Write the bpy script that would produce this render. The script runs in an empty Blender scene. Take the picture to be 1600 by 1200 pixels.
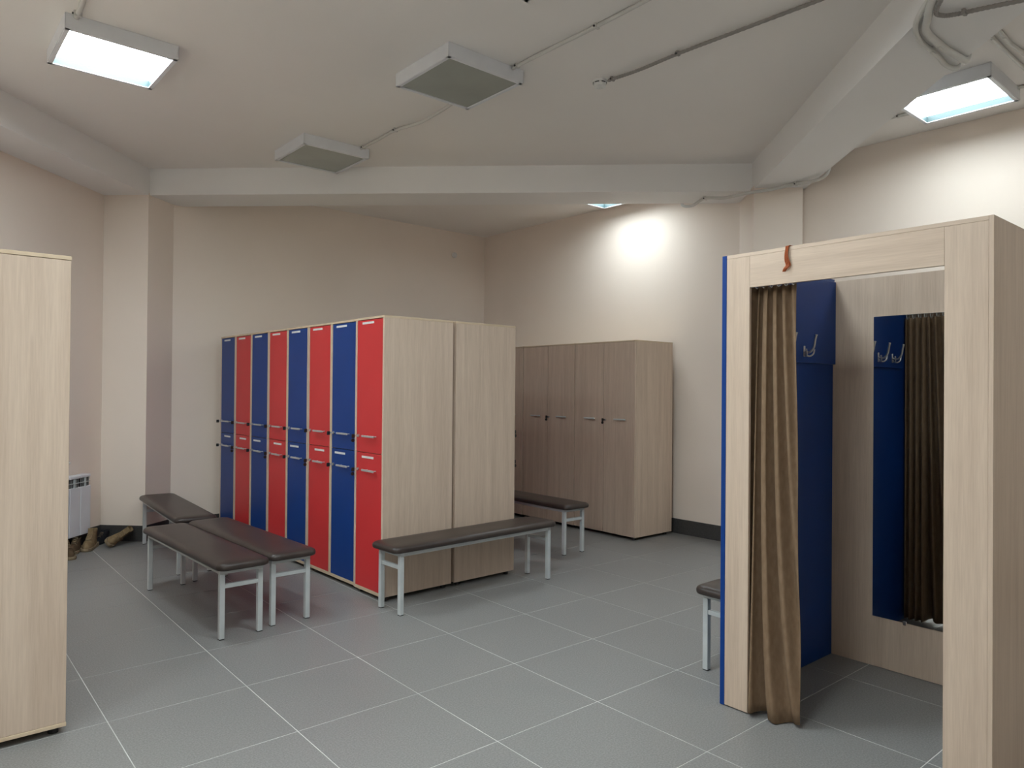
import bpy, bmesh, math, random
from mathutils import Vector, Matrix

random.seed(7)
S = bpy.context.scene
COL = S.collection

# ------------------------------------------------------------------ camera, world, exposure
CAM_H = 1.454225
yaw, pitch, roll, fpx = 0.869688, 0.007113, 0.008368, 1125.773
cy_, sy_, cp_, sp_ = math.cos(yaw), math.sin(yaw), math.cos(pitch), math.sin(pitch)
fw = Vector((cy_ * cp_, sy_ * cp_, sp_))
rt = Vector((sy_, -cy_, 0.0))
upv = rt.cross(fw)
r2 = math.cos(roll) * rt + math.sin(roll) * upv
u2 = -math.sin(roll) * rt + math.cos(roll) * upv
cam_d = bpy.data.cameras.new('camera')
cam_d.sensor_fit = 'HORIZONTAL'
cam_d.sensor_width = 36.0
cam_d.lens = fpx / 1600.0 * 36.0
cam_d.clip_start = 0.05
cam = bpy.data.objects.new('camera', cam_d)
COL.objects.link(cam)
cam.matrix_world = Matrix(((r2.x, u2.x, -fw.x, 0), (r2.y, u2.y, -fw.y, 0), (r2.z, u2.z, -fw.z, CAM_H), (0, 0, 0, 1)))
S.camera = cam

W = bpy.data.worlds.new('world')
S.world = W
W.use_nodes = True
W.node_tree.nodes['Background'].inputs[0].default_value = (0.9, 0.95, 1.0, 1)
W.node_tree.nodes['Background'].inputs[1].default_value = 0.02

S.view_settings.view_transform = 'Standard'
S.view_settings.look = 'None'
S.view_settings.gamma = 1.0
S.view_settings.exposure = 0.20
LAMP_FRONT = 16.5                    # the three lit lamps in view, and one added fill lamp
LAMP_FILL = 35.0                     # unseen fill lamps added around the viewer to lift the near surfaces

# ------------------------------------------------------------------ materials
def new_mat(name, color, rough=0.5, spec=0.5, metal=0.0):
    m = bpy.data.materials.new(name)
    m.use_nodes = True
    b = m.node_tree.nodes['Principled BSDF']
    b.inputs['Base Color'].default_value = (*color, 1)
    b.inputs['Roughness'].default_value = rough
    b.inputs['Metallic'].default_value = metal
    b.inputs['Specular IOR Level'].default_value = spec
    return m

def N(m, t, **kw):
    n = m.node_tree.nodes.new(t)
    for k, v in kw.items():
        setattr(n, k, v)
    return n

def L(m, a, b):
    m.node_tree.links.new(a, b)

def noise_color(m, c1, c2, scale=(1, 1, 1), nscale=5.0, detail=4, coord='Object', lo=0.3, hi=0.7, bump=0.0, bscale=None, rough_var=0.0):
    bs = m.node_tree.nodes['Principled BSDF']
    tc = N(m, 'ShaderNodeTexCoord')
    mp = N(m, 'ShaderNodeMapping')
    mp.inputs['Scale'].default_value = scale
    L(m, tc.outputs[coord], mp.inputs['Vector'])
    nz = N(m, 'ShaderNodeTexNoise')
    nz.inputs['Scale'].default_value = nscale
    nz.inputs['Detail'].default_value = detail
    L(m, mp.outputs[0], nz.inputs['Vector'])
    cr = N(m, 'ShaderNodeValToRGB')
    cr.color_ramp.elements[0].position = lo
    cr.color_ramp.elements[0].color = (*c1, 1)
    cr.color_ramp.elements[1].position = hi
    cr.color_ramp.elements[1].color = (*c2, 1)
    L(m, nz.outputs['Fac'], cr.inputs[0])
    L(m, cr.outputs[0], bs.inputs['Base Color'])
    if bump:
        n2 = nz
        if bscale:
            n2 = N(m, 'ShaderNodeTexNoise')
            n2.inputs['Scale'].default_value = bscale
            n2.inputs['Detail'].default_value = 3
            L(m, tc.outputs[coord], n2.inputs['Vector'])
        bp = N(m, 'ShaderNodeBump')
        bp.inputs['Strength'].default_value = bump
        bp.inputs['Distance'].default_value = 0.002
        L(m, n2.outputs['Fac'], bp.inputs['Height'])
        L(m, bp.outputs[0], bs.inputs['Normal'])
    return m

def wood(name, axis):
    """pale oak laminate with streaks along an axis of the piece"""
    m = new_mat(name, (0.5, 0.38, 0.27), 0.42, 0.35)
    bs = m.node_tree.nodes['Principled BSDF']
    tc = N(m, 'ShaderNodeTexCoord')
    oi = N(m, 'ShaderNodeObjectInfo')
    mp = N(m, 'ShaderNodeMapping')
    sc = [22.0, 22.0, 22.0]
    sc[axis] = 0.9
    mp.inputs['Scale'].default_value = sc
    ml = N(m, 'ShaderNodeMath', operation='MULTIPLY')
    ml.inputs[1].default_value = 37.0
    L(m, oi.outputs['Random'], ml.inputs[0])
    cx = N(m, 'ShaderNodeCombineXYZ')
    for i in range(3):
        L(m, ml.outputs[0], cx.inputs[i])
    L(m, cx.outputs[0], mp.inputs['Location'])
    L(m, tc.outputs['Object'], mp.inputs['Vector'])
    n1 = N(m, 'ShaderNodeTexNoise')
    n1.inputs['Scale'].default_value = 1.0
    n1.inputs['Detail'].default_value = 5
    n1.inputs['Roughness'].default_value = 0.62
    L(m, mp.outputs[0], n1.inputs['Vector'])
    n2 = N(m, 'ShaderNodeTexNoise')
    n2.inputs['Scale'].default_value = 9.0
    n2.inputs['Detail'].default_value = 2
    L(m, mp.outputs[0], n2.inputs['Vector'])
    mx = N(m, 'ShaderNodeMath', operation='MULTIPLY_ADD')
    mx.inputs[1].default_value = 0.35
    L(m, n2.outputs['Fac'], mx.inputs[0])
    ms = N(m, 'ShaderNodeMath', operation='MULTIPLY')
    ms.inputs[1].default_value = 0.65
    L(m, n1.outputs['Fac'], ms.inputs[0])
    L(m, ms.outputs[0], mx.inputs[2])
    cr = N(m, 'ShaderNodeValToRGB')
    cr.color_ramp.elements[0].position = 0.34
    cr.color_ramp.elements[0].color = (0.515, 0.397, 0.305, 1)
    cr.color_ramp.elements[1].position = 0.64
    cr.color_ramp.elements[1].color = (0.645, 0.517, 0.408, 1)
    L(m, mx.outputs[0], cr.inputs[0])
    L(m, cr.outputs[0], bs.inputs['Base Color'])
    return m

M = {}
M['wall'] = noise_color(new_mat('peach_paint', (0.7, 0.6, 0.5), 0.75, 0.25), (0.845, 0.745, 0.655), (0.875, 0.775, 0.685), nscale=1.2, coord='Object', bump=0.12, bscale=60)
M['ceiling'] = noise_color(new_mat('white_ceiling_paint', (0.7, 0.68, 0.66), 0.8, 0.2), (0.86, 0.825, 0.79), (0.89, 0.855, 0.82), nscale=0.9, bump=0.1, bscale=40)
M['beam'] = noise_color(new_mat('white_beam_paint', (0.7, 0.68, 0.66), 0.7, 0.2), (0.86, 0.845, 0.83), (0.89, 0.875, 0.86), nscale=0.9, bump=0.12, bscale=50)
M['tile'] = noise_color(new_mat('grey_stoneware', (0.2, 0.2, 0.19), 0.42, 0.4), (0.205, 0.202, 0.196), (0.28, 0.276, 0.268), nscale=140.0, detail=2, lo=0.35, hi=0.65, bump=0.08)
M['skirting'] = noise_color(new_mat('dark_stoneware', (0.06, 0.058, 0.055), 0.4, 0.4), (0.052, 0.05, 0.049), (0.07, 0.068, 0.066), nscale=90.0, detail=2)
M['grout'] = noise_color(new_mat('pale_grout', (0.5, 0.5, 0.48), 0.85, 0.2), (0.52, 0.52, 0.50), (0.82, 0.81, 0.79), nscale=2.2)
M['wood_z'] = wood('oak_laminate_upright', 2)
M['wood_y'] = wood('oak_laminate_across', 1)
M['edge'] = noise_color(new_mat('oak_edge_band', (0.6, 0.48, 0.34), 0.45, 0.3), (0.58, 0.45, 0.31), (0.64, 0.51, 0.365), nscale=14)
M['red'] = noise_color(new_mat('red_laminate', (0.5, 0.03, 0.035), 0.38, 0.4), (0.60, 0.032, 0.036), (0.63, 0.037, 0.041), nscale=3)
M['blue'] = noise_color(new_mat('blue_laminate', (0.01, 0.04, 0.19), 0.36, 0.25), (0.004, 0.042, 0.215), (0.005, 0.046, 0.235), nscale=3)
M['chrome'] = noise_color(new_mat('brushed_metal', (0.6, 0.6, 0.6), 0.3, 0.5, 1.0), (0.55, 0.55, 0.56), (0.66, 0.66, 0.66), nscale=30)
M['satin'] = noise_color(new_mat('satin_grey_metal', (0.5, 0.5, 0.5), 0.35, 0.5, 0.35), (0.48, 0.48, 0.47), (0.56, 0.56, 0.55), nscale=30)
M['black'] = noise_color(new_mat('black_plastic', (0.02, 0.02, 0.02), 0.45, 0.4), (0.012, 0.012, 0.013), (0.024, 0.023, 0.023), nscale=20)
M['white_plastic'] = noise_color(new_mat('white_plastic', (0.7, 0.7, 0.68), 0.45, 0.4), (0.68, 0.68, 0.66), (0.76, 0.76, 0.74), nscale=12)
M['label'] = noise_color(new_mat('white_label_strip', (0.75, 0.75, 0.74), 0.4, 0.4), (0.70, 0.70, 0.69), (0.8, 0.8, 0.79), nscale=40)
M['vinyl'] = noise_color(new_mat('dark_brown_vinyl', (0.04, 0.03, 0.026), 0.36, 0.45), (0.034, 0.024, 0.021), (0.048, 0.036, 0.031), nscale=5, bump=0.06, bscale=220)
M['steel'] = noise_color(new_mat('pale_grey_painted_steel', (0.52, 0.55, 0.55), 0.4, 0.4), (0.49, 0.52, 0.525), (0.56, 0.585, 0.585), nscale=9)
M['lamp_white'] = noise_color(new_mat('white_enamel', (0.75, 0.76, 0.78), 0.4, 0.4), (0.73, 0.74, 0.77), (0.78, 0.79, 0.82), nscale=6)
M['reflector'] = noise_color(new_mat('pale_reflector', (0.55, 0.75, 0.76), 0.5, 0.4), (0.034, 0.060, 0.064), (0.040, 0.068, 0.072), nscale=6)
M['frosted'] = noise_color(new_mat('frosted_panel', (0.3, 0.32, 0.3), 0.22, 0.5), (0.33, 0.35, 0.315), (0.39, 0.41, 0.37), nscale=2.5)
M['curtain'] = noise_color(new_mat('brown_curtain_cloth', (0.16, 0.1, 0.06), 0.85, 0.15), (0.20, 0.131, 0.080), (0.245, 0.166, 0.105), scale=(1, 1, 0.4), nscale=60, detail=3, bump=0.25, bscale=500)
M['mirror'] = noise_color(new_mat('mirror_glass', (0.8, 0.82, 0.82), 0.02, 0.5, 1.0), (0.76, 0.78, 0.78), (0.78, 0.80, 0.80), nscale=1)
M['conduit'] = noise_color(new_mat('white_conduit', (0.6, 0.59, 0.56), 0.45, 0.4), (0.60, 0.585, 0.55), (0.66, 0.645, 0.61), nscale=8)
M['conduit_grey'] = noise_color(new_mat('grey_conduit', (0.3, 0.29, 0.27), 0.5, 0.3), (0.27, 0.25, 0.235), (0.32, 0.30, 0.285), nscale=8)
M['boot_tan'] = noise_color(new_mat('tan_suede', (0.24, 0.17, 0.09), 0.9, 0.1), (0.19, 0.13, 0.07), (0.30, 0.22, 0.125), nscale=25, bump=0.3, bscale=200)
M['boot_sole'] = noise_color(new_mat('boot_rubber_sole', (0.2, 0.15, 0.09), 0.7, 0.3), (0.22, 0.165, 0.10), (0.32, 0.25, 0.16), nscale=30)
M['boot_brown'] = noise_color(new_mat('brown_suede', (0.09, 0.06, 0.035), 0.9, 0.1), (0.07, 0.045, 0.028), (0.13, 0.09, 0.055), nscale=25, bump=0.3, bscale=200)
M['boot_black'] = noise_color(new_mat('black_shoe_cloth', (0.015, 0.016, 0.02), 0.7, 0.2), (0.01, 0.011, 0.014), (0.024, 0.025, 0.03), nscale=25)

def ribbon_mat():
    m = new_mat('striped_ribbon', (0.6, 0.15, 0.02), 0.6, 0.2)
    bs = m.node_tree.nodes['Principled BSDF']
    tc = N(m, 'ShaderNodeTexCoord')
    sp = N(m, 'ShaderNodeSeparateXYZ')
    L(m, tc.outputs['UV'], sp.inputs[0])
    ml = N(m, 'ShaderNodeMath', operation='MULTIPLY')
    ml.inputs[1].default_value = 3.5
    L(m, sp.outputs['X'], ml.inputs[0])
    fr = N(m, 'ShaderNodeMath', operation='FRACT')
    L(m, ml.outputs[0], fr.inputs[0])
    cr = N(m, 'ShaderNodeValToRGB')
    cr.color_ramp.interpolation = 'CONSTANT'
    cr.color_ramp.elements[0].color = (0.50, 0.105, 0.022, 1)
    cr.color_ramp.elements[1].position = 0.5
    cr.color_ramp.elements[1].color = (0.015, 0.010, 0.008, 1)
    L(m, fr.outputs[0], cr.inputs[0])
    L(m, cr.outputs[0], bs.inputs['Base Color'])
    return m
M['ribbon'] = ribbon_mat()

def lamp_mat(name, power):
    m = bpy.data.materials.new(name)
    m.use_nodes = True
    nt = m.node_tree
    nt.nodes.remove(nt.nodes['Principled BSDF'])
    e = nt.nodes.new('ShaderNodeEmission')
    e.inputs[0].default_value = (0.89, 1.0, 1.04, 1)
    e.inputs[1].default_value = power
    nt.links.new(e.outputs[0], nt.nodes['Material Output'].inputs[0])
    return m
M['lit'] = lamp_mat('lit_diffuser', LAMP_FRONT)
M['lit_left'] = lamp_mat('lit_diffuser_left', LAMP_FRONT * 1.45)
M['lit_fill'] = lamp_mat('lit_diffuser_fill', LAMP_FILL)  # glow of the added out-of-view fill lamps

# ------------------------------------------------------------------ helpers
def thing(name, label, cat, loc=(0, 0, 0), rz=0.0, group=None):
    o = bpy.data.objects.new(name, None)
    o.empty_display_size = 0.1
    COL.objects.link(o)
    o.location = loc
    o.rotation_euler = (0, 0, rz)
    tag(o, label, cat, group)
    return o

def tag(o, label, cat, group=None):
    o['label'] = label
    o['category'] = cat
    if group:
        o['group'] = group
    return o

def link(name, me, mat, parent=None, loc=(0, 0, 0), rot=(0, 0, 0), smooth=False):
    if isinstance(me, bmesh.types.BMesh):
        bm = me
        me = bpy.data.meshes.new(name)
        bmesh.ops.recalc_face_normals(bm, faces=bm.faces)
        bm.to_mesh(me)
        bm.free()
        if smooth:
            for f in me.polygons:
                f.use_smooth = True
    if mat is not None and not me.materials:
        me.materials.append(mat)
    o = bpy.data.objects.new(name, me)
    COL.objects.link(o)
    o.parent = parent
    o.location = loc
    o.rotation_euler = rot
    return o

def add_box(bm, lo, hi, bevel=0.0, mtx=None):
    lo, hi = Vector(lo), Vector(hi)
    r = bmesh.ops.create_cube(bm, size=1.0)
    vs = r['verts']
    c = (lo + hi) / 2
    d = hi - lo
    for v in vs:
        v.co = Vector((c.x + v.co.x * d.x, c.y + v.co.y * d.y, c.z + v.co.z * d.z))
    if bevel:
        es = list({e for v in vs for e in v.link_edges})
        rb = bmesh.ops.bevel(bm, geom=es, offset=bevel, segments=1, affect='EDGES', profile=0.5)
        vs = list({v for f in rb['faces'] for v in f.verts} | {v for v in vs if v.is_valid})
    if mtx is not None:
        for v in vs:
            v.co = mtx @ v.co
    return vs

def box(name, mat, lo, hi, parent=None, bevel=0.0015):
    """one box part with its origin at its own centre"""
    lo, hi = Vector(lo), Vector(hi)
    c = (lo + hi) / 2
    bm = bmesh.new()
    add_box(bm, lo - c, hi - c, bevel)
    return link(name, bm, M[mat] if isinstance(mat, str) else mat, parent, c)

def add_cyl(bm, p0, p1, r0, r1=None, seg=14):
    p0, p1 = Vector(p0), Vector(p1)
    r1 = r0 if r1 is None else r1
    d = (p1 - p0)
    q = d.to_track_quat('Z', 'Y').to_matrix()
    ra, rb = [], []
    for i in range(seg):
        a = 2 * math.pi * i / seg
        w = Vector((math.cos(a), math.sin(a), 0))
        ra.append(bm.verts.new(p0 + q @ (w * r0)))
        rb.append(bm.verts.new(p1 + q @ (w * r1)))
    for i in range(seg):
        j = (i + 1) % seg
        bm.faces.new((ra[i], ra[j], rb[j], rb[i]))
    bm.faces.new(ra[::-1])
    bm.faces.new(rb)

def spline(pts, n=8):
    pts = [Vector(p) for p in pts]
    P = [pts[0] * 2 - pts[1]] + pts + [pts[-1] * 2 - pts[-2]]
    out = []
    for i in range(1, len(P) - 2):
        a, b, c, d = P[i - 1], P[i], P[i + 1], P[i + 2]
        for k in range(n):
            t = k / n
            out.append(0.5 * ((2 * b) + (c - a) * t + (2 * a - 5 * b + 4 * c - d) * t * t + (3 * b - a - 3 * c + d) * t ** 3))
    out.append(pts[-1])
    return out

def add_tube(bm, path, rad, seg=10, ripple=0.0):
    path = [Vector(p) for p in path]
    rings = []
    nrm = None
    for i, p in enumerate(path):
        t = (path[min(i + 1, len(path) - 1)] - path[max(i - 1, 0)]).normalized()
        if nrm is None:
            nrm = t.orthogonal().normalized()
        nrm = (nrm - t * nrm.dot(t)).normalized()
        b = t.cross(nrm)
        r = rad[i] if isinstance(rad, (list, tuple)) else rad
        if ripple:
            r *= 1 + (ripple if i % 2 else -ripple)
        rings.append([bm.verts.new(p + (nrm * math.cos(2 * math.pi * k / seg) + b * math.sin(2 * math.pi * k / seg)) * r) for k in range(seg)])
    for a, c in zip(rings, rings[1:]):
        for k in range(seg):
            j = (k + 1) % seg
            bm.faces.new((a[k], a[j], c[j], c[k]))
    bm.faces.new(rings[0][::-1])
    bm.faces.new(rings[-1])

def prism(bm, poly, z0, z1):
    a = [bm.verts.new((x, y, z0)) for x, y in poly]
    b = [bm.verts.new((x, y, z1)) for x, y in poly]
    n = len(poly)
    for i in range(n):
        j = (i + 1) % n
        bm.faces.new((a[i], a[j], b[j], b[i]))
    bm.faces.new(a[::-1])
    bm.faces.new(b)

def struct(name, bm, mat, label=None):
    o = link(name, bm, M[mat])
    o['kind'] = 'structure'
    if label:
        o['label'] = label
    return o

def copy_tree(o, parent=None):
    c = o.copy()
    COL.objects.link(c)
    c.parent = parent
    for ch in list(o.children):
        copy_tree(ch, c)
    return c

def feet(parent, spots, r, h):
    bm = bmesh.new()
    add_cyl(bm, (0, 0, 0), (0, 0, h), r, seg=10)
    first = link('foot', bm, M['black'], parent, (*spots[0], 0))
    for x, y in spots[1:]:
        link('foot', first.data, None, parent, (x, y, 0))

PHI = 0.807469
CS, SN = math.cos(PHI), math.sin(PHI)
def pq(p, q):
    """plan point from the axes of the ceiling beams"""
    return (p * CS + q * SN, p * SN - q * CS)

# ------------------------------------------------------------------ room shell
H = 3.50
ZB = 3.25
C_BACK = (5.98, 7.685)               # corner between back-left wall and right wall
C_COL = pq(6.90, -3.80)              # back-left wall meets the left column
C_LW = pq(6.53, -4.275)              # oblique wall meets the left column
C_LR = pq(-1.5, -4.275)
C_R1 = (-0.08, -2.0)
C_R2 = (6.19, -2.0)
ROOM = [C_BACK, C_COL, C_LW, C_LR, C_R1, C_R2]

def wall(name, a, b, label, ext=0.0):
    a, b = Vector((*a, 0)), Vector((*b, 0))
    d = (b - a).normalized()
    out = Vector((d.y, -d.x, 0))     # room lies on the left of a->b when walked anticlockwise
    a2, b2 = a - d * ext, b + d * ext
    bm = bmesh.new()
    prism(bm, [(a2 + out * 0.15)[:2], (b2 + out * 0.15)[:2], b2[:2], a2[:2]], 0, H)
    return struct(name, bm, 'wall', label)

# the polygon above runs anticlockwise seen from above: back corner -> column -> left -> rear -> right
wall('wall_back', C_BACK, (C_COL[0] - 0.0, C_COL[1]), 'peach painted wall behind the coloured lockers')
wall('wall_left', C_LW, C_LR, 'peach painted oblique wall behind the radiator')
wall('wall_rear', C_LR, C_R1, 'peach painted wall behind the viewer')
wall('wall_side', C_R1, C_R2, 'peach painted wall beyond the changing booth')
wall('wall_right', C_R2, C_BACK, 'peach painted wall behind the tall wooden cabinets')

bm = bmesh.new()
cxm = sum(p[0] for p in ROOM) / len(ROOM)
cym = sum(p[1] for p in ROOM) / len(ROOM)
big = [(cxm + (x - cxm) * 1.05, cym + (y - cym) * 1.05) for x, y in ROOM]
prism(bm, big, H, H + 0.15)
struct('ceiling', bm, 'ceiling', 'white painted ceiling slab')

# floor slab of grout with a tile object on each grid cell
bm = bmesh.new()
prism(bm, big, -0.15, -0.0012)
floor = struct('floor', bm, 'grout', 'grey square stoneware tile floor with pale joints')
T = 0.6
G0 = (0.689902, 4.112397)
bm = bmesh.new()
add_box(bm, (-T / 2 + 0.0019, -T / 2 + 0.0019, -0.010), (T / 2 - 0.0019, T / 2 - 0.0019, 0.0), 0.0008)
tile_me = bpy.data.meshes.new('tile')
bmesh.ops.recalc_face_normals(bm, faces=bm.faces)
bm.to_mesh(tile_me)
bm.free()
tile_me.materials.append(M['tile'])
def inside(x, y, poly):
    r = False
    n = len(poly)
    for i in range(n):
        x1, y1 = poly[i]
        x2, y2 = poly[(i + 1) % n]
        if (y1 > y) != (y2 > y) and x < (x2 - x1) * (y - y1) / (y2 - y1) + x1:
            r = not r
    return r
for i in range(-9, 11):
    for j in range(-12, 8):
        x, y = G0[0] + (i + 0.5) * T, G0[1] + (j + 0.5) * T
        if any(inside(x + a, y + b, ROOM) for a in (-0.3, 0, 0.3) for b in (-0.3, 0, 0.3)):
            o = link('tile', tile_me, None, floor, (x, y, 0))

# columns and beams
bm = bmesh.new()
prism(bm, [pq(6.53, -4.30), pq(6.525, -3.838), C_COL, pq(7.2, -3.75), pq(7.2, -4.30)], 0, ZB + 0.02)
struct('column_left', bm, 'wall', 'peach wall column at the corner behind the benches')
bm = bmesh.new()
prism(bm, [pq(6.48, 1.725), pq(6.47, 2.145), pq(7.3, 2.145), pq(7.2, 1.725)], 0, ZB + 0.02)
struct('column_right', bm, 'wall', 'peach wall column behind the changing booth')
bm = bmesh.new()
prism(bm, [pq(-1.6, -3.93), pq(6.57, -3.838), pq(6.985, -3.80), pq(6.985, -4.32), pq(-1.6, -4.32)], ZB, H + 0.02)
struct('beam_left', bm, 'beam', 'white ceiling beam running along the oblique left wall')
bm = bmesh.new()
prism(bm, [pq(6.54, -3.84), pq(6.58, 1.74), pq(7.00, 1.74), pq(6.97, -3.84)], ZB + 0.001, H + 0.02)
struct('beam_cross', bm, 'beam', 'white ceiling beam crossing the room above the lockers')
bm = bmesh.new()
prism(bm, [pq(-1.6, 1.72), pq(6.72, 1.735), pq(6.72, 2.18), pq(-1.6, 2.168)], ZB, H + 0.02)
struct('beam_right', bm, 'beam', 'white ceiling beam above the changing booth')

# skirting of dark tiles
def baseboard(name, a, b, label, start=0.0):
    a, b = Vector((*a, 0)), Vector((*b, 0))
    d = (b - a)
    ln = d.length
    d.normalize()
    inn = Vector((-d.y, d.x, 0))
    rz = math.atan2(d.y, d.x)
    bm = bmesh.new()
    add_box(bm, (0, 0, 0), (ln, 0.006, 0.146))
    base = link(name, bm, M['grout'], None, a, (0, 0, rz))
    base['kind'] = 'structure'
    base['label'] = label
    s = -start
    while s < ln:
        x0, x1 = max(0, s) + 0.001, min(ln, s + T) - 0.001
        if x1 - x0 > 0.02:
            box('skirting_tile', 'skirting', (x0, 0.004, 0.0), (x1, 0.012, 0.148), base, 0.0008)
        s += T
    return base
baseboard('baseboard_back', C_BACK, C_COL, 'dark grey tile skirting behind the coloured lockers', 0.2)
baseboard('baseboard_left', C_LW, C_LR, 'dark grey tile skirting below the radiator', 0.1)
baseboard('baseboard_right', C_R2, C_BACK, 'dark grey tile skirting beside the tall wooden cabinets', 0.07)
baseboard('baseboard_column', pq(6.525, -3.838), pq(6.53, -4.275), 'dark grey tile skirting on the front of the left column', 0.0)
baseboard('baseboard_return', C_COL, pq(6.525, -3.838), 'dark grey tile skirting on the side of the left column', 0.0)

# ------------------------------------------------------------------ ceiling lights
def ceiling_light(x, y, rz, on, label, s=0.59, t=0.083, lit='lit', rec=0.045):
    g = 'square ceiling lights'
    o = thing('ceiling_light', label, 'ceiling light', (x, y, H), rz, g)
    h, rim, wl = s / 2, 0.027, 0.004
    bm = bmesh.new()
    add_box(bm, (-h, -h, -0.006), (h, h, -0.001))
    for sx in (-1, 1):
        x0, x1 = sorted((sx * h, sx * (h - wl)))
        add_box(bm, (x0, -h, -t), (x1, h, -0.006))
        y0, y1 = sorted((sx * h, sx * (h - wl)))
        add_box(bm, (-h, y0, -t), (h, y1, -0.006))
    link('housing', bm, M['lamp_white'], o)
    bm = bmesh.new()
    for sx in (-1, 1):
        x0, x1 = sorted((sx * (h - 0.003), sx * (h - rim)))
        add_box(bm, (x0, -h + 0.003, -t - 0.003), (x1, h - 0.003, -t + 0.004), 0.001)
        add_box(bm, (-h + 0.003, x0, -t - 0.003), (h - 0.003, x1, -t + 0.004), 0.001)
    link('frame', bm, M['lamp_white'], o)
    k = h - rim
    if on:
        bm = bmesh.new()
        for sx in (-1, 1):
            x0, x1 = sorted((sx * (k + 0.004), sx * k))
            add_box(bm, (x0, -k, -t), (x1, k, -t + rec + 0.005))
            add_box(bm, (-k, x0, -t), (k, x1, -t + rec + 0.005))
        link('reflector', bm, M['reflector'], o)
        box('diffuser', lit, (-k, -k, -t + rec), (k, k, -t + rec + 0.005), o, 0)
    else:
        box('diffuser', 'frosted', (-k - 0.003, -k - 0.003, -t + 0.004), (k + 0.003, k + 0.003, -t + 0.008), o, 0)
    return o

ceiling_light(0.943, 4.89, 0.013, True, 'lit square ceiling light at the left, above the wooden cabinet end', lit='lit_left')
ceiling_light(2.722, 3.779, 0.008, False, 'unlit square ceiling light, the larger looking of the two dark ones')
ceiling_light(2.727, 5.794, 0.006, False, 'unlit square ceiling light close to the cross beam')
ceiling_light(5.397, 1.786, 0.006, True, 'lit square ceiling light beyond the right beam, above the changing booth')
ceiling_light(5.489, 5.031, 0.0, True, 'lit ceiling light mostly hidden behind the cross beam, by the far cabinets')
ceiling_light(2.10, 2.45, 0.0, True, 'added unseen fill light overhead in front of the changing booth', lit='lit_fill', rec=0.006)  # from here on: unseen lamps, added as fill for the room
ceiling_light(0.25, 1.30, 0.0, True, 'added unseen fill light right above the viewer', lit='lit_fill', rec=0.006)  # shallow recess spreads the added fill onto the walls
ceiling_light(-1.30, 2.30, 0.0, True, 'added unseen fill light above and left of the viewer', lit='lit_fill', rec=0.006)
ceiling_light(-0.90, 0.75, 0.0, True, 'added unseen fill light behind the viewer', lit='lit_fill', rec=0.006)
ceiling_light(-0.55, 4.15, 0.0, True, 'added unseen fill light above the wooden cabinet, left of the view', lit='lit_fill', rec=0.006)
ceiling_light(4.75, -0.10, 0.0, True, 'added unseen fill light in the bay right of the booth', rec=0.006)  # added fill too, at the strength of the lamps in view

# ------------------------------------------------------------------ coloured lockers
LTH = 0.0243
LORG = Vector((2.502, 4.299, 0))
def lock_pt(a, b):
    c, s = math.cos(LTH), math.sin(LTH)
    return (LORG.x + c * a - s * b, LORG.y + s * a + c * b, 0)
Z0, Z1 = 0.03, 1.951

def door_parts(parent, y0, y1, z0, z1, color, hz, lz, lab_off, x=0.002, key=True):
    """door panel seen from -x; the lock sits near its +y edge"""
    d = box('door', color, (x, y0, z0), (x + 0.016, y1, z1), parent, 0.001)
    c = d.location
    bm = bmesh.new()
    yc = (y0 + y1) / 2 - 0.038
    add_box(bm, (-0.036, yc - 0.08, hz - 0.007), (-0.026, yc + 0.08, hz + 0.007), 0.002)
    for s in (-0.055, 0.055):
        add_cyl(bm, (-0.030, yc + s, hz), (x, yc + s, hz), 0.004, seg=8)
    for v in bm.verts:
        v.co -= c
    link('handle', bm, M['satin'], d)
    ly = (y0 + y1) / 2 + 0.01 + lab_off
    bm = bmesh.new()
    add_box(bm, (x - 0.002, ly - 0.078, lz - 0.0075), (x, ly + 0.078, lz + 0.0075))
    for v in bm.verts:
        v.co -= c
    link('label_strip', bm, M['label'], d)
    if key:
        ky = y1 - 0.03
        bm = bmesh.new()
        add_cyl(bm, (-0.006, ky, hz - 0.002), (x, ky, hz - 0.002), 0.011, seg=12)
        for v in bm.verts:
            v.co -= c
        link('lock', bm, M['chrome'], d)
        bm = bmesh.new()
        add_box(bm, (-0.030, ky - 0.001, hz - 0.007), (-0.006, ky + 0.001, hz + 0.003))
        for v in bm.verts:
            v.co -= c
        k = link('key', bm, M['satin'], d)
        return d, ky
    return d, None

def key_fob(d, ky, hz, drop):
    bm = bmesh.new()
    add_box(bm, (-0.056, ky - 0.004, hz - 0.016), (-0.030, ky + 0.004, hz + 0.012), 0.003)
    if drop:
        add_cyl(bm, (-0.045, ky - 0.002, hz - 0.033), (-0.045, ky + 0.006, hz - 0.033), 0.013, seg=10)
        add_box(bm, (-0.046, ky, hz - 0.030), (-0.044, ky + 0.002, hz - 0.008))
    for v in bm.verts:
        v.co -= d.location
    link('key_head', bm, M['black'], d)

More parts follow.
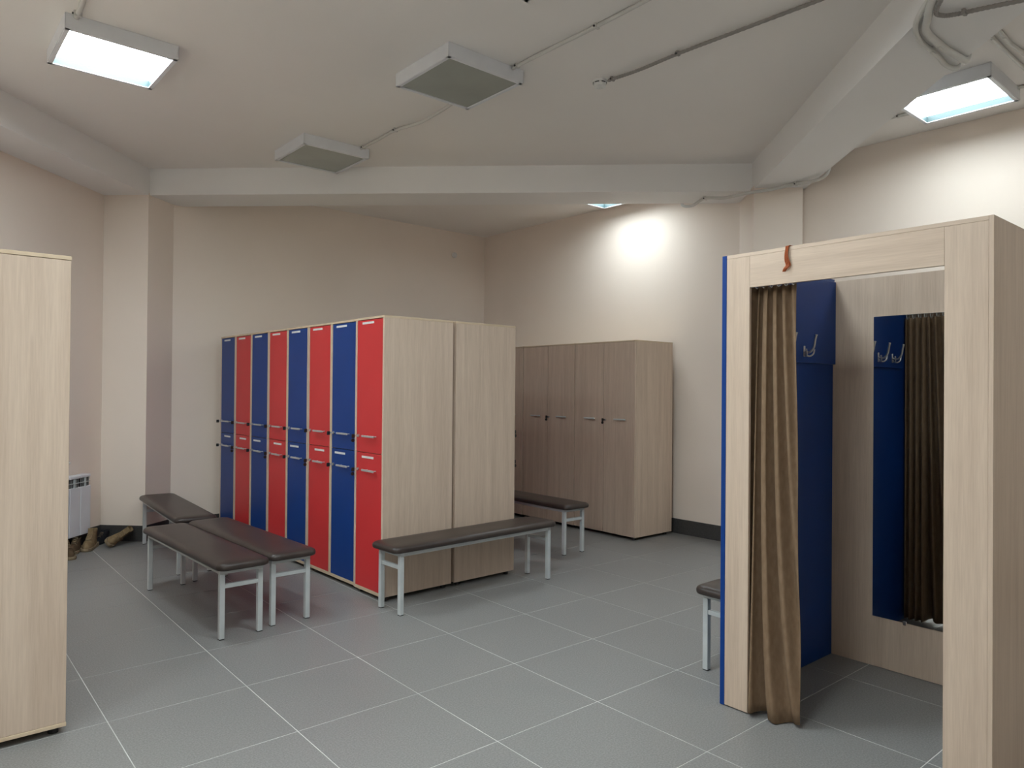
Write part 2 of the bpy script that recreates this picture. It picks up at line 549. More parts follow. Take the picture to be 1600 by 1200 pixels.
def locker(label, width, colors, depth=0.585, loc=(0, 0, 0), rz=0.0, seed=0):
    rnd = random.Random(seed)
    o = thing('locker_unit', label, 'locker', loc, rz, 'coloured lockers standing back to back')
    sd, md = 0.019, 0.034
    box('side_panel', 'wood_z', (0, 0, Z0), (depth, sd, Z1 - 0.016), o)
    box('side_panel', 'wood_z', (0, width - sd, Z0), (depth, width, Z1 - 0.016), o)
    box('top_panel', 'edge', (0, 0, Z1 - 0.016), (depth, width, Z1), o)
    box('bottom_panel', 'edge', (0, sd, Z0), (depth - 0.004, width - sd, Z0 + 0.022), o)
    box('back_panel', 'wood_z', (depth - 0.006, sd, Z0), (depth, width - sd, Z1 - 0.016), o)
    box('shelf', 'edge', (0.02, sd, 0.992), (depth - 0.006, width - sd, 1.008), o)
    n = len(colors)
    dw = (width - 2 * sd - (n - 1) * md) / n
    for k in range(n):
        y0 = sd + k * (dw + md)
        if k:
            box('divider', 'edge', (0, y0 - md, Z0 + 0.022), (depth - 0.006, y0, Z1 - 0.016), o)
        d, ky = door_parts(o, y0 + 0.0015, y0 + dw - 0.0015, 1.0025, Z1 - 0.020, colors[k], 1.117, 1.911, 0.02 + rnd.uniform(-0.015, 0.02))
        key_fob(d, ky, 1.115, rnd.random() < 0.7)
        d, ky = door_parts(o, y0 + 0.0015, y0 + dw - 0.0015, Z0 + 0.0235, 0.9975, colors[k], 0.880, 0.968, rnd.uniform(-0.02, 0.05))
        key_fob(d, ky, 0.878, rnd.random() < 0.7)
    feet(o, [(fx, fy) for fx in (0.05, depth - 0.05) for fy in (0.04, width - 0.04)], 0.018, Z0)
    return o

W1, W2 = 0.383, 0.770
bpos = 0.0
locker('single red locker at the near end of the coloured locker row', W1, ['red'], loc=lock_pt(-0.012, 0), rz=LTH, seed=3)
bpos = W1 + 0.007
front = locker('blue and red locker pair next to the single red locker at the near end', W2, ['blue', 'red'], loc=lock_pt(0, bpos), rz=LTH, seed=5)
for i, lab in enumerate(['blue and red locker pair in the middle of the coloured row', 'blue and red locker pair second from the far end of the coloured row']):
    c = copy_tree(front)
    c.location = lock_pt(0, bpos + (i + 1) * (W2 + 0.006))
    c['label'] = lab
locker('single blue locker at the far end of the coloured row near the wall', W1, ['blue'], loc=lock_pt(0, bpos + 3 * (W2 + 0.006)), rz=LTH, seed=8)
# the row behind, fronts turned the other way
b0 = 0.0
D2 = 1.186
back = locker('rear locker showing only its wooden end, right of the seam', W2, ['blue', 'red'], loc=lock_pt(D2, b0 + W2), rz=LTH + math.pi, seed=11)
for i, lab in enumerate(['locker of the rear row, second from its near end', 'locker of the rear row, third from its near end', 'locker of the rear row at its far end by the wall']):
    c = copy_tree(back)
    c.location = lock_pt(D2, b0 + W2 + (i + 1) * (W2 + 0.006))
    c['label'] = lab

# ------------------------------------------------------------------ tall wooden cabinets along the right wall
def tall_cabinet(label, loc, rz=0.0, width=0.8, depth=0.578, zt=1.94, nd=2, group='tall wooden cabinets by the right wall', z0=0.03, handles=True):
    o = thing('tall_cabinet', label, 'cabinet', loc, rz, group)
    sd = 0.016
    box('side_panel', 'wood_z', (0.018, 0, z0 + 0.0), (depth, sd, zt - 0.012), o)
    box('side_panel', 'wood_z', (0.018, width - sd, z0 + 0.0), (depth, width, zt - 0.012), o)
    box('top_panel', 'edge', (0.0, 0, zt - 0.012), (depth, width, zt), o)
    box('bottom_panel', 'edge', (0.018, sd, z0), (depth - 0.004, width - sd, z0 + 0.016), o)
    box('back_panel', 'wood_z', (depth - 0.005, sd, z0), (depth, width - sd, zt - 0.012), o)
    dw = width / nd
    for k in range(nd):
        d = box('door', 'wood_z', (0, k * dw + 0.0025, z0 + 0.004), (0.0165, (k + 1) * dw - 0.0025, zt - 0.014), o, 0.001)
        c = d.location
        hy = (k + 0.5) * dw - 0.028
        hz = 1.165
        bm = bmesh.new()
        add_box(bm, (-0.032, hy - 0.075, hz - 0.007), (-0.022, hy + 0.075, hz + 0.007), 0.002)
        for s in (-0.05, 0.05):
            add_cyl(bm, (-0.026, hy + s, hz), (0, hy + s, hz), 0.004, seg=8)
        for v in bm.verts:
            v.co -= c
        link('handle', bm, M['steel'], d)
        if k == 0:
            ky = dw - 0.022
            bm = bmesh.new()
            add_cyl(bm, (-0.008, ky, hz - 0.01), (0, ky, hz - 0.01), 0.011, seg=12)
            for v in bm.verts:
                v.co -= c
            link('lock', bm, M['chrome'], d)
            bm = bmesh.new()
            add_box(bm, (-0.03, ky - 0.002, hz - 0.016), (-0.008, ky + 0.002, hz - 0.004))
            add_box(bm, (-0.052, ky - 0.005, hz - 0.022), (-0.028, ky + 0.005, hz + 0.006), 0.003)
            add_cyl(bm, (-0.042, ky - 0.004, hz - 0.036), (-0.042, ky + 0.004, hz - 0.036), 0.014, seg=10)
            for v in bm.verts:
                v.co -= c
            link('key', bm, M['black'], d)
    feet(o, [(fx, fy) for fx in (0.05, depth - 0.05) for fy in (0.05, width - 0.05)], 0.02, z0)
    return o

c0 = tall_cabinet('pale wooden two-door cabinet with its side facing the changing booth', (5.38, 4.534, 0), 0.0, width=0.815)
for i, lab in enumerate(['pale wooden two-door cabinet in the middle, behind the bench by the far wall', 'pale wooden two-door cabinet partly hidden behind the coloured lockers', 'pale wooden two-door cabinet in the far corner behind the lockers']):
    if i == 2:
        break
    c = copy_tree(c0)
    c.location = (5.38 - 0.006 * (i + 1), 4.534 + 0.818 * (i + 1), 0)
    c['label'] = lab

# wooden cabinet at the left edge of the view
o = thing('wardrobe_cabinet', 'large pale wooden cabinet end at the left edge of the view', 'cabinet', (0.535, 3.505, 0), 0)
DW, LW = 0.60, 1.20
box('side_panel', 'wood_z', (-DW + 0.002, 0.003, 0.046), (-0.002, 0.021, 1.979), o)
box('side_panel', 'wood_z', (-DW + 0.002, LW - 0.021, 0.046), (-0.002, LW - 0.003, 1.979), o)
box('top_panel', 'edge', (-DW, 0, 1.9795), (0, LW, 1.996), o)
box('bottom_panel', 'edge', (-DW, 0, 0.03), (0, LW, 0.0455), o)
box('back_panel', 'wood_z', (-DW + 0.002, 0.021, 0.046), (-DW + 0.008, LW - 0.021, 1.979), o)
for k in range(3):
    w = (LW - 0.042) / 3
    y0 = 0.021 + k * w
    d = box('door', 'wood_z', (-0.020, y0 + 0.0015, 0.048), (-0.003, y0 + w - 0.0015, 1.977), o, 0.001)
    bm = bmesh.new()
    add_box(bm, (0.018, y0 + w / 2 - 0.07, 1.11), (0.026, y0 + w / 2 + 0.07, 1.12), 0.002)
    for s in (-0.05, 0.05):
        add_cyl(bm, (0.02, y0 + w / 2 + s, 1.115), (-0.004, y0 + w / 2 + s, 1.115), 0.004, seg=8)
    for v in bm.verts:
        v.co -= d.location
    link('handle', bm, M['satin'], d)
feet(o, [(fx, fy) for fx in (-0.04, -DW + 0.04) for fy in (0.045, LW - 0.045)], 0.02, 0.03)

# ------------------------------------------------------------------ benches
def seat_mesh(ln=1.49, wd=0.31, z0=0.402, z1=0.45, rad=0.055):
    bm = bmesh.new()
    prof = [(0.012, 0.0), (0.003, 0.004), (0.0, 0.012), (0.0, 0.024), (0.005, 0.034), (0.016, 0.041), (0.034, 0.045), (0.07, 0.0475), (0.11, 0.048)]
    rings = []
    for ins, dz in prof:
        hx, hy, r = ln / 2 - ins, wd / 2 - ins, max(rad - ins * 0.6, 0.012)
        ring = []
        for qx, qy, a0 in ((1, 1, 0), (-1, 1, 90), (-1, -1, 180), (1, -1, 270)):
            for k in range(7):
                a = math.radians(a0 + k * 15)
                ring.append(bm.verts.new((qx * (hx - r) + math.cos(a) * r, qy * (hy - r) + math.sin(a) * r, z0 + dz)))
        rings.append(ring)
    n = len(rings[0])
    for a, b in zip(rings, rings[1:]):
        for k in range(n):
            j = (k + 1) % n
            bm.faces.new((a[k], a[j], b[j], b[k]))
    bm.faces.new(rings[0][::-1])
    bm.faces.new(rings[-1])
    return bm

def make_bench(label):
    o = thing('bench', label, 'bench', group='padded benches')
    link('seat', seat_mesh(), M['vinyl'], o, smooth=True)
    ax, ay, t = 0.6725, 0.1125, 0.015
    for sx in (-1, 1):
        for sy in (-1, 1):
            l = box('leg', 'steel', (sx * ax - t, sy * ay - t, 0.004), (sx * ax + t, sy * ay + t, 0.376), o, 0.002)
            bm = bmesh.new()
            add_box(bm, (-t + 0.001, -t + 0.001, -0.19), (t - 0.001, t - 0.001, -0.18))
            link('foot_cap', bm, M['black'], l)
        box('stretcher', 'steel', (sx * ax - 0.012, -ay + t, 0.292), (sx * ax + 0.012, ay - t, 0.316), o, 0.002)
        box('end_rail', 'steel', (sx * ax - t, -ay - t, 0.376), (sx * ax + t, ay + t, 0.402), o, 0.002)
        box('side_rail', 'steel', (-ax + t, sx * ay - t, 0.376), (ax - t, sx * ay + t, 0.402), o, 0.002)
    return o

b = make_bench('dark brown padded bench nearest the viewer in the group of three')
b.location = (1.496, 4.923, 0)
b.rotation_euler.z = math.radians(90 + 2.27)
def bench(x, y, deg, label):
    c = copy_tree(b)
    c.location = (x, y, 0)
    c.rotation_euler.z = math.radians(deg)
    c['label'] = label
bench(1.819, 4.979, 90 + 2.3, 'dark brown padded bench right in front of the blue and red lockers')
bench(1.786, 6.575, 90 - 3.0, 'dark brown padded bench farthest back, by the wall column')
bench(3.113, 4.128, 2.6, 'dark brown padded bench along the wooden end of the lockers')
bench(4.553, 5.214, 90 + 0.5, 'dark brown padded bench behind the lockers, facing the tall wooden cabinets')
bench(3.888, 2.108, 0.3, 'dark brown padded bench mostly hidden behind the blue side of the booth')

# ------------------------------------------------------------------ changing booth
bt = thing('changing_booth', 'pale wooden changing booth with a blue side panel and open front', 'changing booth', (2.913, 1.39, 0), 0)
def bb(name, mat, lo, hi, parent=bt, bevel=0.001):
    off = Vector((2.913, 1.39, 0))
    return box(name, mat, Vector(lo) - off, Vector(hi) - off, parent, bevel)
UB = 3.95
BT = 2.081
p_ = bb('side_panel', 'blue', (2.913, 1.913, 0.002), (UB + 0.018, 1.936, BT))
p_['label'] = 'blue side panel'
bb('side_panel', 'wood_z', (2.913, 0.839, 0.004), (UB + 0.018, 0.855, BT))
bb('back_panel', 'wood_z', (UB, 0.855, 0.003), (UB + 0.018, 1.913, 2.066))
bb('post', 'wood_z', (2.9145, 1.794, 0.006), (2.9305, 1.9125, 2.064))
bb('post', 'wood_z', (2.9145, 0.8555, 0.006), (2.9305, 0.997, 2.064))
bb('lintel', 'wood_y', (2.9145, 0.9975, 1.922), (2.9305, 1.7935, 2.064))
bb('top_rail', 'wood_y', (2.9145, 0.8555, 2.0645), (3.02, 1.9125, 2.081))
bb('top_rail', 'wood_y', (2.931, 0.8555, 1.955), (2.947, 1.9125, 2.064))
hb = bb('hook_board', 'blue', (3.03, 1.896, 1.606), (UB - 0.002, 1.9125, 2.062))
hb['label'] = 'blue board with coat hooks'
def coat_hook(u):
    bm = bmesh.new()
    z, y = 1.665, 1.896
    add_box(bm, (u - 0.009, y - 0.004, z - 0.028), (u + 0.009, y, z + 0.028), 0.0015)
    path = spline([(u, y - 0.003, z), (u, y - 0.030, z - 0.006), (u, y - 0.052, z + 0.018), (u, y - 0.060, z + 0.058), (u, y - 0.066, z + 0.085)], 6)
    add_tube(bm, path, [0.006] * (len(path) - 4) + [0.0062, 0.0065, 0.007, 0.008], 8)
    for s in (-1, 1):
        path = spline([(u, y - 0.003, z - 0.014), (u + s * 0.014, y - 0.020, z - 0.026), (u + s * 0.034, y - 0.032, z - 0.014), (u + s * 0.042, y - 0.034, z + 0.010)], 5)
        add_tube(bm, path, 0.0045, 8)
    for v in bm.verts:
        v.co -= Vector((2.913, 1.39, 0)) + hb.location
    link('coat_hook', bm, M['chrome'], hb, smooth=True)
for u in (3.60, 3.40, 3.20):
    coat_hook(u)
# curtain rod
bm = bmesh.new()
add_cyl(bm, (0.055, -0.534, 1.962), (0.055, 0.522, 1.962), 0.010, seg=12)
link('curtain_rod', bm, M['chrome'], bt, smooth=True)

# mirror
bm = bmesh.new()
add_box(bm, (-0.004, -0.3125, 0), (0.0, 0.3125, 1.588), 0.0008)
mr = thing('mirror', 'tall frameless mirror on the back panel inside the booth', 'mirror', (UB - 0.0005, 1.378, 0.268), 0)
link('glass', bm, M['mirror'], mr)
for yy in (-0.15, 0.15):
    for zz in (-0.004,):
        box('mirror_clip', 'chrome', (-0.009, yy - 0.008, zz - 0.006), (-0.001, yy + 0.008, zz + 0.012), mr, 0.001)

# curtain
def make_curtain():
    o = thing('curtain', 'brown cloth curtain gathered at the left of the booth opening', 'curtain', (2.95, 1.68, 0), 0)
    bm = bmesh.new()
    nh, nv, nz = 30, 110, 34
    z0, z1 = 0.014, 1.928
    rows = []
    for k in range(nz + 1):
        t = k / nz                     # 0 bottom, 1 top
        z = z0 + (z1 - z0) * t
        row = []
        for i in range(nh):            # stretch tucked behind the post
            w = 1 - i / nh
            v = 1.789 + 0.112 * w
            u = 2.982 + 0.020 * math.sin(2 * math.pi * 3.0 * w + 0.5)
            row.append(bm.verts.new((u - 2.95, v - 1.68, z)))
        n = 2.1 + 2.3 * t ** 0.8
        for i in range(nv + 1):
            w = i / nv
            e = min(1.0, w / 0.06) * min(1.0, 0.25 + (1 - w) / 0.2)
            right = 1.606 - 0.036 * (1 - t) ** 1.2
            v = 1.788 + (right - 1.788) * w
            ph = 2 * math.pi * n * w ** 0.92 + 0.5
            A = (0.022 + 0.020 * (1 - t)) * (1 - 0.35 * w)
            # soft pleat: round on the front, tight behind
            sn_ = math.sin(ph)
            prof = sn_ + 0.10 * math.cos(2 * ph) + 0.08 * math.sin(2 * ph + 5 * w)
            base = 2.984 - 0.066 * (1 - t) ** 0.8 * (1 - 0.75 * w)
            u = base - A * prof * e + 0.004 * math.sin(7 * w + z * 2.6)
            u = min(u, 3.02)
            v += 0.007 * math.sin(2 * ph + 1.1) * e * (1 - w)
            v = min(v, 1.789)
            row.append(bm.verts.new((u - 2.95, v - 1.68, z + (0.010 * math.sin(ph * 0.5) if k == 0 else 0))))
        rows.append(row)
    for a, c in zip(rows, rows[1:]):
        for i in range(len(a) - 1):
            bm.faces.new((a[i], a[i + 1], c[i + 1], c[i]))
    cl = link('cloth', bm, M['curtain'], o, smooth=True)
    md = cl.modifiers.new('solidify', 'SOLIDIFY')
    md.thickness = 0.0025
    md.offset = 0
    for i in range(9):
        y = 0.215 - i * 0.035
        bm = bmesh.new()
        ring = [Vector((0.020 + 0.020 * math.cos(a), y, 1.948 + 0.026 * math.sin(a))) for a in [2 * math.pi * k / 16 for k in range(17)]]
        add_tube(bm, ring, 0.0028, 6)
        link('curtain_ring', bm, M['white_plastic'], o, smooth=True)
    return o
make_curtain()

# ribbon on the lintel
bm = bmesh.new()
uvl = bm.loops.layers.uv.new('uv')
path = [(0.030, 2.0835, 0.000), (0.010, 2.0845, 0.0), (-0.003, 2.0835, 0.001), (-0.006, 2.070, 0.002), (-0.008, 2.045, 0.004), (-0.010, 2.020, 0.000), (-0.008, 2.000, -0.006), (-0.012, 1.985, 0.004), (-0.010, 1.972, 0.012)]
sp = spline([Vector(q) for q in path], 5)
prev = None
n = len(sp)
for i, q in enumerate(sp):
    tw = 0.9 * math.sin(i / n * 4.2)
    hw = 0.016 * (1 - 0.45 * (i / n) ** 1.5)
    dx, dy = math.sin(tw) * hw * 0.35, math.cos(tw) * hw
    e = [bm.verts.new((q.x + dx * s, q.z + dy * s, q.y)) for s in (-1, -0.33, 0.33, 1)]
    if prev:
        for k in range(3):
            f = bm.faces.new((prev[k], prev[k + 1], e[k + 1], e[k]))
            for lp, uu in zip(f.loops, (k / 3, (k + 1) / 3, (k + 1) / 3, k / 3)):
                lp[uvl].uv = (uu, 0)
    prev = e
rb = link('ribbon', bm, M['ribbon'], None, (2.9145, 1.611, 0), smooth=True)
md = rb.modifiers.new('solidify', 'SOLIDIFY')
md.thickness = 0.0008
tag(rb, 'small orange and black striped ribbon hanging over the booth lintel', 'ribbon')

# ------------------------------------------------------------------ radiator
P0 = pq(6.24, -4.262)
rad = thing('radiator', 'white sectional radiator low on the oblique wall behind the boots', 'radiator', (P0[0], P0[1], 0), PHI)
# local x runs along the wall away from the column (negative), local y is into the wall (+y), front at -y
ns = 6
for k in range(ns):
    x1 = -k * 0.142
    x0 = x1 - 0.134
    s = box('section', 'lamp_white', (x0, -0.085, 0.135), (x1, -0.005, 0.560), rad, 0.003)
    s2 = Vector(s.location)
    box('grille_back', 'skirting', Vector((x0 + 0.006, -0.070, 0.558)) - s2, Vector((x1 - 0.006, -0.02, 0.640)) - s2, s, 0.001)
    box('top_cap', 'lamp_white', Vector((x0, -0.085, 0.638)) - s2, Vector((x1, -0.005, 0.664)) - s2, s, 0.005)
    xm = (x0 + x1) / 2
    bm = bmesh.new()
    add_box(bm, (xm - 0.004, -0.085, 0.558), (xm + 0.004, -0.069, 0.640))
    add_box(bm, (x0 + 0.002, -0.083, 0.596), (x1 - 0.002, -0.069, 0.601))
    for j in range(6):
        xx = x0 + 0.016 + j * 0.0215
        add_box(bm, (xx, -0.072, 0.558), (xx + 0.002, -0.069, 0.640))
    for v in bm.verts:
        v.co -= s2
    link('grille', bm, M['steel'], s)
bm = bmesh.new()
add_cyl(bm, (0, -0.045, 0.625), (0.022, -0.045, 0.625), 0.016, seg=12)
add_cyl(bm, (0.022, -0.045, 0.625), (0.032, -0.045, 0.625), 0.010, seg=12)
link('valve', bm, M['chrome'], rad, smooth=True)
box('back_plate', 'skirting', (-0.846, -0.060, 0.16), (-0.006, -0.012, 0.55), rad, 0)
for xx in (-0.14, -0.62):
    for zz in (0.60, 0.16):
        box('bracket', 'chrome', (xx - 0.01, -0.03, zz), (xx + 0.01, 0.011, zz + 0.02), rad, 0)

# ------------------------------------------------------------------ boots on the floor
def make_boot(label, upper, loc, rot, scale=1.0, high=0.17, sole='boot_sole', name='boot'):
    o = thing(name, label, 'boot' if name == 'boot' else 'shoe', loc, 0, 'footwear by the radiator')
    o.rotation_euler = rot
    o.scale = (scale,) * 3
    # sections along x (heel -0.13 .. toe 0.15): centre half width, height of upper
    def outline(z_in):
        return [(-0.135, 0.026), (-0.11, 0.036), (-0.05, 0.036), (0.02, 0.042), (0.08, 0.049), (0.12, 0.044), (0.145, 0.028), (0.152, 0.010)]
    bm = bmesh.new()
    pts = outline(0)
    loop = [(x, w) for x, w in pts] + [(x, -w) for x, w in reversed(pts)]
    a = [bm.verts.new((x, y, 0)) for x, y in loop]
    m_ = [bm.verts.new((x * 1.03, y * 1.06, 0.012)) for x, y in loop]
    c = [bm.verts.new((x * 1.02, y * 1.04, 0.028 + (0.006 if x < -0.04 else 0))) for x, y in loop]
    for r0, r1 in ((a, m_), (m_, c)):
        for i in range(len(loop)):
            j = (i + 1) % len(loop)
            bm.faces.new((r0[i], r0[j], r1[j], r1[i]))
    bm.faces.new(a[::-1])
    bm.faces.new(c)
    link('sole', bm, M[sole], o)
    # upper as lofted rings from sole outline to the collar
    bm = bmesh.new()
    rings = []
    levels = [(0.026, 1.0, 0.152, 0), (0.048, 0.98, 0.148, 0), (0.072, 0.88, 0.118, 0), (0.092, 0.80, 0.062, 0), (0.112, 0.80, 0.020, 0), (high * 0.85, 0.84, -0.012, 0), (high, 0.88, -0.008, 0)]
    for z, wsc, xt, _ in levels:
        ring = []
        for k in range(20):
            ang = 2 * math.pi * k / 20
            cxn = math.cos(ang)
            xh = -0.132 + 0.006 * (z / high)
            x = (xh + xt) / 2 + (xt - xh) / 2 * cxn
            w = 0.030
            for (xa, wa), (xb, wb) in zip(pts, pts[1:]):
                if xa <= x <= xb:
                    w = wa + (wb - wa) * (x - xa) / (xb - xa)
            w = max(w, 0.03)
            sn = math.sin(ang)
            ring.append(bm.verts.new((x, math.copysign(abs(sn) ** 0.8, sn) * w * wsc, z)))
        rings.append(ring)
    for r0, r1 in zip(rings, rings[1:]):
        for i in range(20):
            j = (i + 1) % 20
            bm.faces.new((r0[i], r0[j], r1[j], r1[i]))
    inner = []
    for v in rings[-1]:
        cc = Vector((-0.07, 0, high))
        inner.append(bm.verts.new(cc + (v.co - cc) * 0.84 + Vector((0, 0, -0.003))))
    low = [bm.verts.new((v.co.x, v.co.y, high - 0.08)) for v in inner]
    for r0, r1 in ((rings[-1], inner), (inner, low)):
        for i in range(20):
            j = (i + 1) % 20
            bm.faces.new((r0[i], r0[j], r1[j], r1[i]))
    bm.faces.new(low)
    link('upper', bm, M[upper], o, smooth=True)
    # tongue and laces
    bm = bmesh.new()
    tg = [(0.062, 0.098), (0.028, 0.118), (0.000, 0.142), (-0.006, high + 0.018)]
    pv = None
    for x, z in tg:
        e = [bm.verts.new((x + 0.004, s * 0.022, z)) for s in (-1, 1)] + [bm.verts.new((x - 0.004, s * 0.022, z)) for s in (1, -1)]
        if pv:
            for k in range(4):
                bm.faces.new((pv[k], pv[(k + 1) % 4], e[(k + 1) % 4], e[k]))
        else:
            bm.faces.new(e[::-1])
        pv = e
    bm.faces.new(pv)
    link('tongue', bm, M[upper], o)
    bm = bmesh.new()
    for k, (x, z) in enumerate([(0.066, 0.094), (0.046, 0.106), (0.030, 0.120), (0.014, 0.136)]):
        add_tube(bm, [(x + 0.004, -0.024, z - 0.006), (x + 0.008, 0, z + 0.004), (x + 0.004, 0.024, z - 0.006)], 0.0028, 6)
    link('lace', bm, M['boot_sole'], o, smooth=True)
    return o

R_ = math.radians
make_boot('tan suede boot pointing its toe at the viewer', 'boot_tan', (1.288, 7.335, 0.001), (0, 0, R_(-118)), 0.96)
make_boot('tan boot leaning over, with its shaft to the right by the skirting', 'boot_tan', (1.472, 7.372, 0.038), (R_(-52), 0, R_(-122)), 0.95)
make_boot('brown shoe half hidden behind the wooden cabinet edge', 'boot_brown', (1.062, 7.085, 0.001), (0, 0, R_(-80)), 0.95, high=0.13)
make_boot('low brown shoe under the radiator, left of the tan boot', 'boot_brown', (1.163, 7.275, 0.001), (0, 0, R_(-112)), 0.9, high=0.125)
make_boot('black shoe against the dark skirting between the boots', 'boot_black', (1.420, 7.535, 0.001), (0, 0, R_(-132)), 0.72, high=0.15, sole='boot_black', name='shoe')

# ------------------------------------------------------------------ conduits, detectors
def conduit(label, pts, mat='conduit', r=0.010, clips=(), n=8, ripple=0.0, name='conduit', cat='conduit', group=None):
    pts = [Vector(p) for p in pts]
    c0 = pts[0].copy()
    o = thing(name, label, cat, c0, 0, group)
    path = [q - c0 for q in spline(pts, n)]
    bm = bmesh.new()
    add_tube(bm, path, r, 10, ripple)
    link('tube', bm, M[mat], o, smooth=not ripple)
    for (x, y, z, side) in clips:
        bm = bmesh.new()
        q = Vector((x, y, z)) - c0
        add_box(bm, q + Vector((-r - 0.006, -0.008, -r - 0.002)), q + Vector((r + 0.006, 0.008, r + 0.004)), 0.002)
        cl = link('clip', bm, M[mat], o)
        bm = bmesh.new()
        add_cyl(bm, q + Vector((side * (r + 0.007), 0, -0.004)), q + Vector((side * (r + 0.013), 0, -0.004)), 0.006, seg=8)
        link('screw', bm, M['black'], cl)
    return o
ZC = H - 0.013
conduit('white conduit running from the larger unlit ceiling light towards the viewer', [(2.925, 3.488, ZC), (2.93, 3.1, ZC), (2.938, 2.773, ZC), (2.936, 2.4, ZC), (2.93, 2.064, ZC)], clips=[(2.926, 3.44, ZC, -1), (2.938, 2.773, ZC, -1)], r=0.012)
conduit('white conduit sagging between the two unlit ceiling lights', [(2.946, 5.50, ZC), (2.94, 5.2, ZC - 0.004), (2.935, 4.924, ZC - 0.002), (2.95, 4.6, ZC - 0.03), (2.955, 4.3, ZC - 0.018), (2.95, 4.07, ZC - 0.002)], clips=[(2.946, 5.46, ZC, -1), (2.935, 4.924, ZC - 0.002, -1)], r=0.012)
conduit('white conduit above the lit ceiling light at the left', [(0.706, 4.598, ZC), (0.704, 4.4, ZC), (0.692, 4.2, ZC), (0.69, 3.6, ZC)], clips=[(0.705, 4.54, ZC, -1)], r=0.014)
conduit('grey corrugated conduit running from the round smoke detector to the beam', [(3.517, 3.21, ZC), (3.525, 2.95, ZC - 0.012), (3.543, 2.674, ZC - 0.004), (3.565, 2.3, ZC - 0.006), (3.609, 1.802, ZC - 0.002), (3.63, 1.50, ZC), (3.632, 1.362, ZC)], mat='conduit_grey', clips=[(3.519, 3.175, ZC, -1), (3.543, 2.674, ZC - 0.002, -1)], r=0.010, n=24, ripple=0.09)
# conduits on the right beam
def b_pt(p, q, z):
    x, y = pq(p, q)
    return (x, y, z)
ZU = ZB - 0.019
conduit('thick white conduit bending over the underside of the right beam', [b_pt(3.10, 1.700, H - 0.02), b_pt(3.12, 1.700, 3.34), b_pt(3.40, 1.705, ZU + 0.02), b_pt(3.52, 1.742, ZU), b_pt(3.65, 1.80, ZU), b_pt(3.80, 1.945, ZU), b_pt(3.93, 2.10, ZU), b_pt(4.0, 2.185, ZU + 0.012), b_pt(4.03, 2.20, ZB + 0.10), b_pt(4.05, 2.205, H - 0.01)], r=0.018, clips=[b_pt(3.80, 1.945, ZU) + (1,)])
conduit('thin white conduit beside the thick one under the right beam', [b_pt(3.16, 1.700, H - 0.02), b_pt(3.19, 1.700, 3.34), b_pt(3.50, 1.702, ZU + 0.02), b_pt(3.62, 1.735, ZU), b_pt(3.76, 1.83, ZU), b_pt(3.90, 1.975, ZU), b_pt(4.04, 2.10, ZU), b_pt(4.09, 2.185, ZU + 0.012), b_pt(4.12, 2.195, ZB + 0.10), b_pt(4.13, 2.20, H - 0.01)], r=0.013, clips=[b_pt(3.86, 1.935, ZU) + (-1,)])
conduit('grey corrugated conduit branching right under the right beam', [b_pt(3.02, 1.700, H - 0.02), b_pt(3.04, 1.702, 3.34), b_pt(3.30, 1.715, ZU + 0.015), b_pt(3.45, 1.745, ZU - 0.004), b_pt(3.50, 1.80, ZU), b_pt(3.49, 1.86, ZU), b_pt(3.44, 1.96, ZU), b_pt(3.38, 2.09, ZU), b_pt(3.33, 2.19, ZU)], mat='conduit_grey', r=0.010, n=12, ripple=0.09, clips=[b_pt(3.475, 1.885, ZU) + (1,)])
conduit('white conduit on the ceiling right of the beam, nearer the lit light', [(4.33, 1.378, ZC), (4.67, 1.375, ZC), (5.02, 1.378, ZC), (5.40, 1.376, ZC), (5.90, 1.37, ZC)], r=0.011, clips=[(4.75, 1.376, ZC, 1)])
conduit('white conduit on the ceiling right of the beam, farther from the lit light', [(4.33, 1.30, ZC), (4.67, 1.322, ZC), (4.9, 1.33, ZC), (5.10, 1.316, ZC), (5.5, 1.30, ZC), (5.90, 1.30, ZC)], r=0.011, clips=[(4.78, 1.328, ZC, 1), (5.08, 1.318, ZC, 1)])
conduit('short white conduit left of the lit light beyond the right beam', [(5.60, 2.084, ZC), (5.585, 2.15, ZC), (5.572, 2.234, ZC), (5.56, 2.6, ZC), (5.56, 3.0, ZC)], r=0.010, clips=[(5.573, 2.22, ZC, -1)])
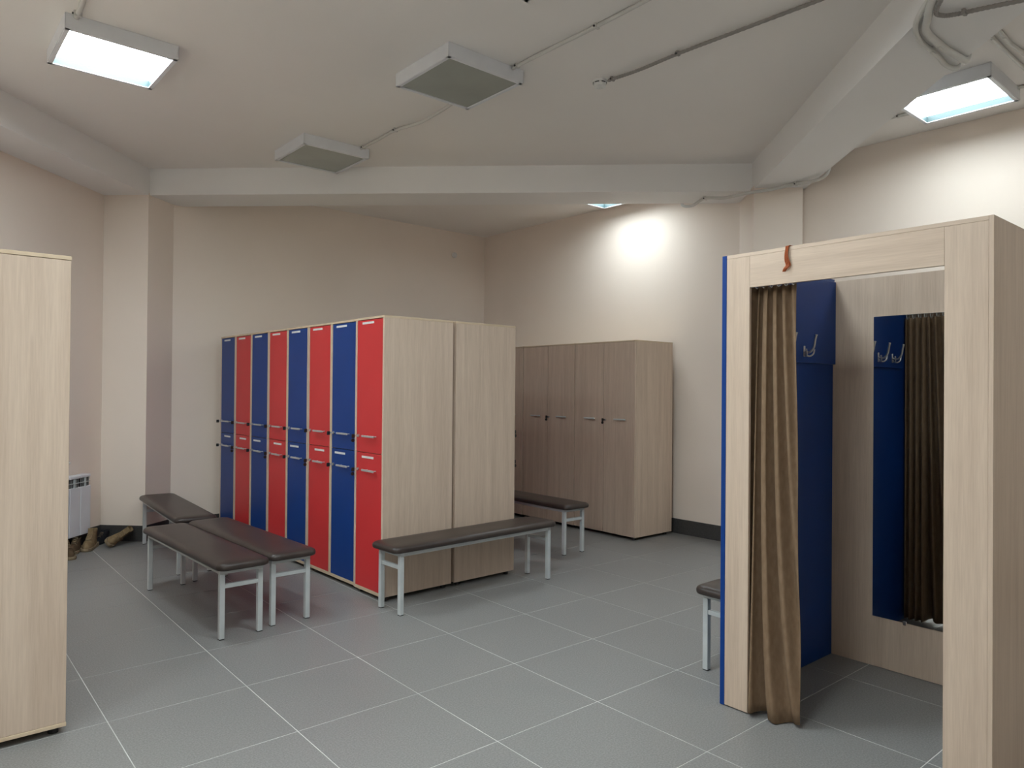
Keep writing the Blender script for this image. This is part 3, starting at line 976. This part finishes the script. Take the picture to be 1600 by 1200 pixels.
conduit('short white conduit leaving the right edge of the lit light beyond the beam', [(5.64, 1.49, ZC), (5.66, 1.42, ZC), (5.68, 1.2, ZC), (5.68, 0.6, ZC)], r=0.010, clips=[(5.668, 1.38, ZC, -1)])
ZL = ZB - 0.017
conduit('pale grey conduit looping under the beam joint above the booth', [b_pt(7.02, 1.19, ZB + 0.03), b_pt(7.01, 1.20, ZL), b_pt(6.92, 1.27, ZL - 0.022), b_pt(6.745, 1.355, ZL), b_pt(6.62, 1.50, ZL - 0.030), b_pt(6.45, 1.69, ZL - 0.030), b_pt(6.38, 1.85, ZL - 0.022), b_pt(6.30, 2.03, ZL), b_pt(6.14, 2.13, ZL - 0.020), b_pt(6.03, 2.185, ZL - 0.004), b_pt(5.98, 2.20, ZB + 0.05)], r=0.014, clips=[b_pt(6.745, 1.355, ZL) + (-1,), b_pt(6.30, 2.03, ZL) + (-1,)])

def disc(name, label, cat, loc, rot, r, h, mat='white_plastic', slot=True):
    o = thing(name, label, cat, loc)
    o.rotation_euler = rot
    bm = bmesh.new()
    add_cyl(bm, (0, 0, 0), (0, 0, -0.012), r, r, 24)
    link('base', bm, M[mat], o)
    bm = bmesh.new()
    add_cyl(bm, (0, 0, -0.012), (0, 0, -h + 0.008), r * 0.86, r * 0.80, 24)
    add_cyl(bm, (0, 0, -h + 0.008), (0, 0, -h), r * 0.80, r * 0.45, 24)
    hd = link('sensor_head', bm, M[mat], o)
    if slot:
        for k in range(6):
            a = k * math.pi / 3
            bm = bmesh.new()
            add_box(bm, (r * 0.80, -0.014, -0.0175), (r * 0.875, 0.014, -0.0125), mtx=Matrix.Rotation(a, 4, 'Z'))
            link('slot', bm, M['black'], hd)
    return o
disc('smoke_detector', 'round white smoke detector at the end of the grey conduit', 'smoke detector', (3.505, 3.275, H), (0, 0, 0.3), 0.050, 0.045)
disc('wall_sensor', 'small round white sensor high on the wall near the far corner', 'sensor', (5.47, 7.668, 3.195), (math.pi / 2 * -1, 0, 0.026), 0.036, 0.03, slot=False)
